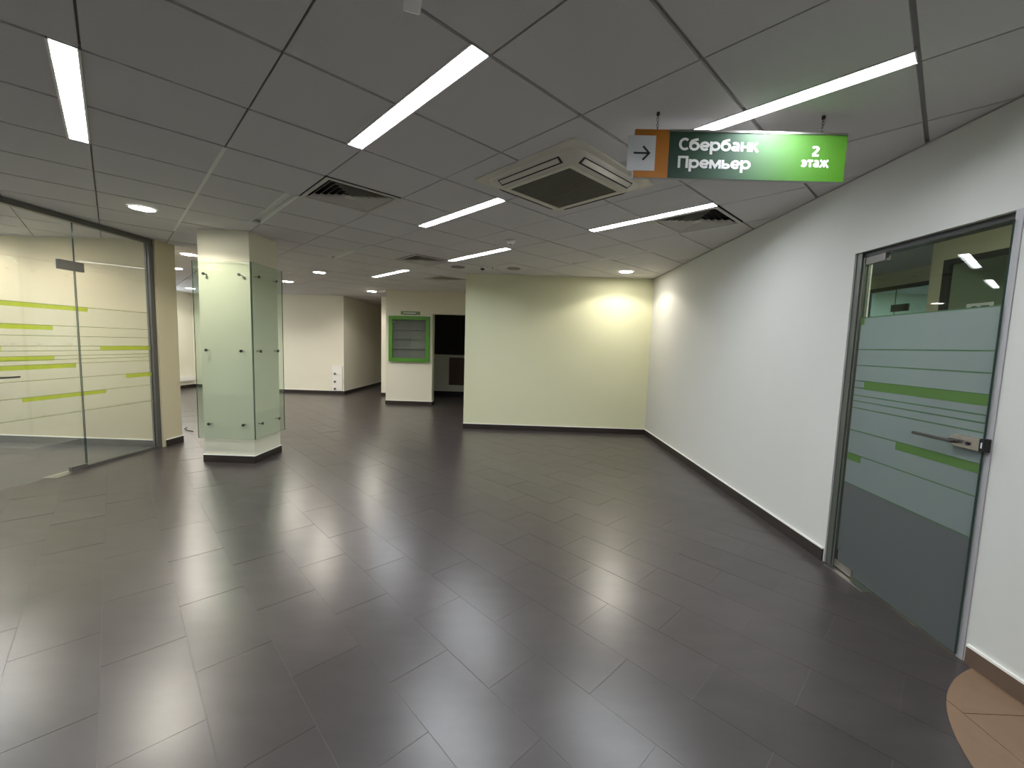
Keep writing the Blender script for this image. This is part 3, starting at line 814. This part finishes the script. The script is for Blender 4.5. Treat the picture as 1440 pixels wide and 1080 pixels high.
# socket board on the end wall
sb = thing('socket_panel', 'white socket panel low on the cream end wall corner', 'socket panel', (-4.82, 11.03, .095))
MB().box(-.132, .132, -.04, 0, 0, .665).build('plate', 'white_plastic', sb, bevel=.004)
for k, z in enumerate((.05, .24, .45)):
    s_ = MB().cyl((-.055, -.040, z), 'y', .032, -.012, 18).build('socket', 'speaker_grey', sb)
    MB().cyl((-.055, -.052, z), 'y', .016, -.004, 14).build('socket_hole', 'black_rubber', s_)
MB().tube([(-.055, -.05, .45), (-.02, -.055, .445), (.02, -.05, .43)], .004, 8).build('loose_wire', 'speaker_grey', sb)

# loose wire on the floor by the pier
MB().tube([(-5.16, 6.36, .006), (-5.12, 6.26, .009), (-5.05, 6.19, .012), (-4.96, 6.14, .008), (-4.87, 6.11, .006)], .006, 8).build('loose_cable', 'black_rubber', None, label='short black cable end lying on the floor by the column', category='cable')

# ------------------------------------------------------------------ window of the left hall
wn = thing('window_1', 'bright white-framed window at the far left of the hall', 'window', (-9.15, 10.075, .93), kind='structure')
for (a0, a1, z0, z1, nm) in ((-.875, -.82, 0, 1.52, 'frame_side'), (.82, .875, 0, 1.52, 'frame_side'), (-.82, .82, 0, .06, 'frame_rail'), (-.82, .82, 1.46, 1.52, 'frame_rail'), (-.03, .03, .06, 1.46, 'mullion')):
    MB().box(-.10, -.04, a0, a1, z0, z1).build(nm, 'white_plastic', wn)
for a0, a1 in ((-.82, -.03), (.03, .82)):
    glass_box('pane', -.075, -.069, a0, a1, .06, 1.46, 'glass_clear', wn, 'x')
MB().box(-.04, .12, -.90, .93, -.03, 0).build('sill', 'white_plastic', wn, bevel=.004)
wo = thing('added_window', 'wide white-framed office window added out of view on the left for daylight', 'window', (-9.0, 2.5, .85), kind='structure')  # unseen window, added so daylight brightens the left floor
for (a0, a1, z0, z1, nm) in ((-1.7, -1.64, 0, 1.5, 'frame_side'), (1.64, 1.7, 0, 1.5, 'frame_side'), (-1.64, 1.64, 0, .06, 'frame_rail'), (-1.64, 1.64, 1.44, 1.5, 'frame_rail'), (-.58, -.52, .06, 1.44, 'mullion'), (.52, .58, .06, 1.44, 'mullion')):
    MB().box(-.10, -.04, a0, a1, z0, z1).build(nm, 'white_plastic', wo)
for a0, a1 in ((-1.64, -.58), (-.52, .52), (.58, 1.64)):
    glass_box('pane', -.075, -.069, a0, a1, .06, 1.44, 'glass_clear', wo, 'x')
rb = thing('cable_trunking', 'white trunking box low on the wall below the window', 'trunking', (-9.137, 10.8, .19))
MB().box(0, .07, -1.4, .72, 0, .15).build('body', 'white_plastic', rb, bevel=.004)
MB().box(.07, .076, -1.4, .72, .02, .13).build('cover', 'white_plastic', rb)

# ------------------------------------------------------------------ rooms behind the right-hand door
struct('ceiling_side_room', MB().box(2.30, 9.0, -.1, 9.0, C, C + .1), 'ceiling_tile', 'pale ceiling of the dim room behind the frosted door', 'ceiling')
def side_wall(x, y0, y1, d0, d1, label, name):
    struct(name, MB().box(x, x + .12, y0, d0, 0, C).box(x, x + .12, d1, y1, 0, C).box(x, x + .12, d0, d1, 2.41, C), 'wall_pale_green', label)
side_wall(4.18, 0, 4.435, 3.0, 4.31, 'pale wall of the side room with a glazed opening', 'wall_side_near')
side_wall(5.10, 4.435, 7.9, 4.75, 6.36, 'set-back side room wall with a bluish glazed opening', 'wall_side_far')
struct('wall_side_return', MB().box(4.30, 5.22, 4.315, 4.435, 0, C), 'wall_pale_green', 'short return between the two side room walls')
struct('wall_side_outer', MB().box(2.30, 4.18, -.1, 0, 0, C).box(8.9, 9.0, 0, 7.9, 0, C).box(2.30, 9.0, 7.9, 8.0, 0, C).box(4.30, 8.9, -.1, 0, 0, C), 'wall_pale_green', 'outer walls of the rooms behind the frosted door')
def side_frame(x, d0, d1, label, mid, name):
    r = thing(name, label, 'glass screen', (x, 0, 0), kind='structure')
    MB().box(.0, .05, d0, d0 + .05, 0, 2.41).build('post', 'frame_dark', r)
    MB().box(.0, .05, d1 - .05, d1, 0, 2.41).build('post', 'frame_dark', r)
    MB().box(.0, .05, d0 + .05, d1 - .05, 2.36, 2.41).build('head', 'frame_dark', r)
    glass_box('pane', .02, .03, d0 + .05, mid - .003, .01, 2.36, 'glass_door', r, 'x')
    glass_box('pane', .02, .03, mid + .003, d1 - .05, .01, 2.36, 'glass_door', r, 'x')
    MB().box(.008, .042, mid - .20, mid + .04, 2.06, 2.155).build('patch_fitting', 'black_rubber', r)
    return r
s1 = side_frame(4.18, 3.0, 4.31, 'dark framed glass screen with a number plate behind the frosted door', 3.25, 'glass_screen_near')  # interior glass screen set in the near side wall
side_frame(5.10, 4.75, 6.36, 'dark framed glass screen with a black clamp in front of a bluish room', 5.89, 'glass_screen_far')  # interior glass screen in front of the bluish room
npz = MB().box(.012, .016, 3.83, 4.055, 1.80, 1.957).build('number_plate', 'paper', s1)
t_ = text_mesh('plate_number', '27', -.085, .085, 1.822, 1.93, 0, 'ink', npz, .15)
t_.location = (.0105, 3.942, 0); t_.rotation_euler.z = -math.pi / 2
struct('floor_side_room', MB().box(2.31, 8.9, 0, 7.9, -.0012, -.0002), 'floor_tile', 'dark floor of the dim room behind the frosted door', 'floor')
def plain_light(x, y, rz, power, label, w=1.2, d=.12, tone=(.55, .78, 1, 1)):
    r = thing('panel_light', label, 'ceiling light', (x, y, C), rz)
    MB().box(-w / 2 - .01, w / 2 + .01, -d / 2 - .01, d / 2 + .01, -.012, 0).build('housing', 'trough', r)
    emit('panel_on', tone, power)
    MB().box(-w / 2, w / 2, -d / 2, d / 2, -.015, -.012).build('diffuser', 'panel_on', r)
plain_light(6.6, 5.9, 0, 130, 'cool panel light in the bluish room behind the far screen')
plain_light(3.25, 2.15, math.pi / 2, 80, 'panel light added out of view to brighten the side room wall', .9, .12, (1, .93, .78, 1))  # unseen lamp added to light the pale side room wall

print('objects', len(bpy.data.objects))
